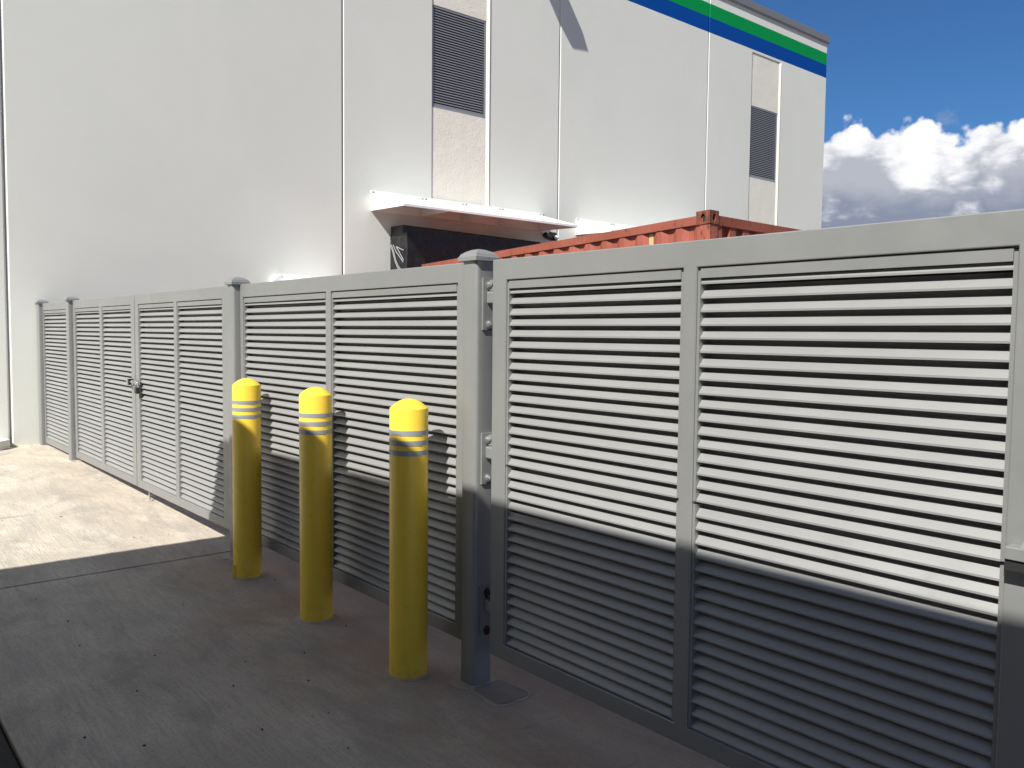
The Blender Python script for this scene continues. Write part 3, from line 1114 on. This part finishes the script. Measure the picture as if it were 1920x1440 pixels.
# posts with domed caps
def make_post(cx, cy, label, w=.10):
    g = zg(cx, cy)
    t = thing('fence_post', label, 'post', (cx, cy, g), 'square grey fence posts')
    r = .017
    ring = []
    hw = w / 2
    for qx, qy, a0 in ((1, 1, 0), (-1, 1, 90), (-1, -1, 180), (1, -1, 270)):
        for s in range(5):
            a = math.radians(a0 + 22.5 * s)
            ring.append((qx * (hw - r) + r * math.cos(a), qy * (hw - r) + r * math.sin(a)))
    link('post_tube', MB().prism(ring, 2, -.05, 1.806 - g).mesh('post_tube', M['grey'], 35), t)
    cap = MB()
    rr = []
    hc = hw + .013

    def sq(h, z, n=5):
        out = []
        for (x0, y0), (x1, y1) in (((-1, -1), (1, -1)), ((1, -1), (1, 1)), ((1, 1), (-1, 1)), ((-1, 1), (-1, -1))):
            for i in range(n):
                f = i / n
                out.append(((x0 + (x1 - x0) * f) * h, (y0 + (y1 - y0) * f) * h, z))
        return out
    zt = 1.800 - g
    prof = [(hc - .004, zt), (hc, zt + .002), (hc, zt + .018), (hc - .004, zt + .021), (hc * .86, zt + .031), (hc * .62, zt + .042), (hc * .34, zt + .050), (hc * .08, zt + .0535)]
    cap.rings([sq(h, z) for h, z in prof])
    link('post_cap', cap.mesh('post_cap', M['grey'], 24), t)
    return t


make_post(2.18, 11.205, 'grey fence post standing against the white wall')
make_post(2.18, 9.772, 'grey fence post between the narrow panel and the distant gate')
make_post(2.18, 5.36, 'grey fence post behind the leftmost yellow bollard')
make_post(2.18, 2.80, 'nearest grey fence post, with the three gate hinges bolted to it')
make_post(2.18, -1.55, 'grey fence post carrying the second big gate leaf, outside the picture')


# ------------------------------------------------------------------ bollards
def make_bollard(x, y, label, seed):
    t = thing('bollard', label, 'bollard', (x, y, 0), 'yellow bollards in front of the fence')
    R = .084
    prof = [(R, -.03), (R, 1.170), (R - .0012, 1.1755), (R - .004, 1.178)]
    for i in range(1, 9):
        q = 1 - i / 9
        prof.append(((R - .004) * q, 1.178 + .038 * (1 - q ** 2.2)))
    prof.append((.003, 1.2161))
    s = link('sleeve', MB().lathe(prof, 64).mesh('sleeve', M['yellow'], 28), t)
    for z0 in (1.061, 1.018, .975):
        m = MB()
        ring = lambda r, z: [(r * math.cos(2 * math.pi * i / 64), r * math.sin(2 * math.pi * i / 64), z) for i in range(64)]
        m.rings([ring(R - .0005, z0), ring(R + .0013, z0 + .0006), ring(R + .0013, z0 + .0225), ring(R - .0005, z0 + .023)])
        link('reflective_band', m.mesh('reflective_band', M['tape'], 40), t)
    link('base_grout', blob_patch(0, 0, R + .018, R + .018, -.02, .004, wob=.10, seed=seed).mesh('base_grout', M['grout']), t)
    t.rotation_euler = (random.uniform(-.004, .004), random.uniform(-.004, .004), 0)
    return t


b1 = make_bollard(2.051, 4.925, 'leftmost yellow bollard, in front of a fence post', 21)
make_bollard(2.028, 3.972, 'middle yellow bollard of the three in front of the fence', 22)
make_bollard(2.007, 3.062, 'rightmost yellow bollard, nearest to the camera', 23)
fl = MB()
fl.prism([(-.098, -.012), (-.0855, -.024), (-.084, -.02), (-.095, -.008)], 2, 0, .085)
link('sleeve_flap', fl.mesh('sleeve_flap', M['yellow']), b1)

# litter on the slabs
lm = MB()
rnd = random.Random(3)
spots = [(1.2, 3.95), (1.02, 3.6), (1.35, 3.4), (1.55, 4.6), (1.0, 4.7), (1.62, 3.25), (1.28, 2.95), (.9, 3.1), (2.14, 4.73), (1.1, 6.6), (1.5, 7.2), (.95, 5.2), (2.08, 3.75), (1.46, 2.62), (.75, 3.3), (1.75, 3.55)]
spots += [(rnd.uniform(.6, 2.0), rnd.uniform(2.4, 10.5)) for _ in range(18)]
for i, (x, y) in enumerate(spots):
    a = rnd.uniform(0, 3.14)
    l_, w_ = (rnd.uniform(.004, .010), rnd.uniform(.0015, .004)) if i % 2 == 0 and i < 16 else (rnd.uniform(.002, .006), rnd.uniform(.0015, .003))
    z = zg(x, y)
    c_, s_ = math.cos(a), math.sin(a)
    out = [(x + c_ * u * l_ - s_ * v * w_, y + s_ * u * l_ + c_ * v * w_) for u, v in ((-1, 0), (-.3, -1), (.5, -.7), (1, .1), (.4, .9), (-.5, .7))]
    lm.prism(out, 2, z + .0005, z + .0045)
o = link('ground_litter', lm.mesh('ground_litter', M['litter']))
o['kind'] = 'stuff'

# ------------------------------------------------------------------ neighbour building whose roof edge throws the big shadow
DL = 2.5
kx, ky, kz = 2.19 - DL, 5.72 - .33 * DL, .742 + 1.05 * DL
nb = thing('open_shed', 'open shed with a ribbed metal roof standing left of the camera', 'shed', (kx, 0, 0))
nm = lambda m_: m_
link('fill_blocker', MB().box(-.78, -.72, -1.2, ky - .6, 0, kz - .26).mesh('fill_blocker', M['blocker']), nb)  # added out of view to cut fill light from the left
for yy in (ky - .45, ky - 5.8):
    link('column', MB().box(-.95, -.80, yy - .075, yy + .075, -.02, kz - .06).mesh('column', M['neigh']), nb, bevel=.006)
    link('column', MB().box(-8.4, -8.25, yy - .075, yy + .075, -.02, kz - .06).mesh('column', M['neigh']), nb, bevel=.006)
    link('beam', MB().box(-8.9, -.12, yy - .06, yy + .06, kz - .22 + (ky - yy) * .0165, kz - .032 + (ky - yy) * .0165).mesh('beam', M['neigh']), nb, bevel=.004)
rm = MB()
# ribbed roof sheet, ribs along Y, rising gently to -Y
xs_, zs_ = [], []
x = 0.0
while x > -9:
    for dx, dz in ((0, 0), (-.10, 0), (-.125, .022), (-.165, .022), (-.19, 0)):
        xs_.append(x + dx)
        zs_.append(dz)
    x -= .305
sl = .0165
for yy in (ky, -1.8):
    for dz0 in (0, -.03):
        for a, b in zip(xs_, zs_):
            rm.v.append((a, yy, kz + (b if dz0 == 0 else 0) + dz0 + (ky - yy) * sl))
n = len(xs_)
for i in range(n - 1):
    rm.f.append([i, i + 1, 2 * n + i + 1, 2 * n + i])
    rm.f.append([n + i, 3 * n + i, 3 * n + i + 1, n + i + 1])
    rm.f.append([i, n + i, n + i + 1, i + 1])
    rm.f.append([2 * n + i, 2 * n + i + 1, 3 * n + i + 1, 3 * n + i])
rm.f.append([0, 2 * n, 3 * n, n])
rm.f.append([n - 1, 2 * n - 1, 4 * n - 1, 3 * n - 1])
rm.mi = [0] * len(rm.f)
link('shed_roof', rm.mesh('shed_roof', M['coping']), nb)

S.render.engine = 'CYCLES'
S.render.resolution_x = 1024
S.render.resolution_y = 768
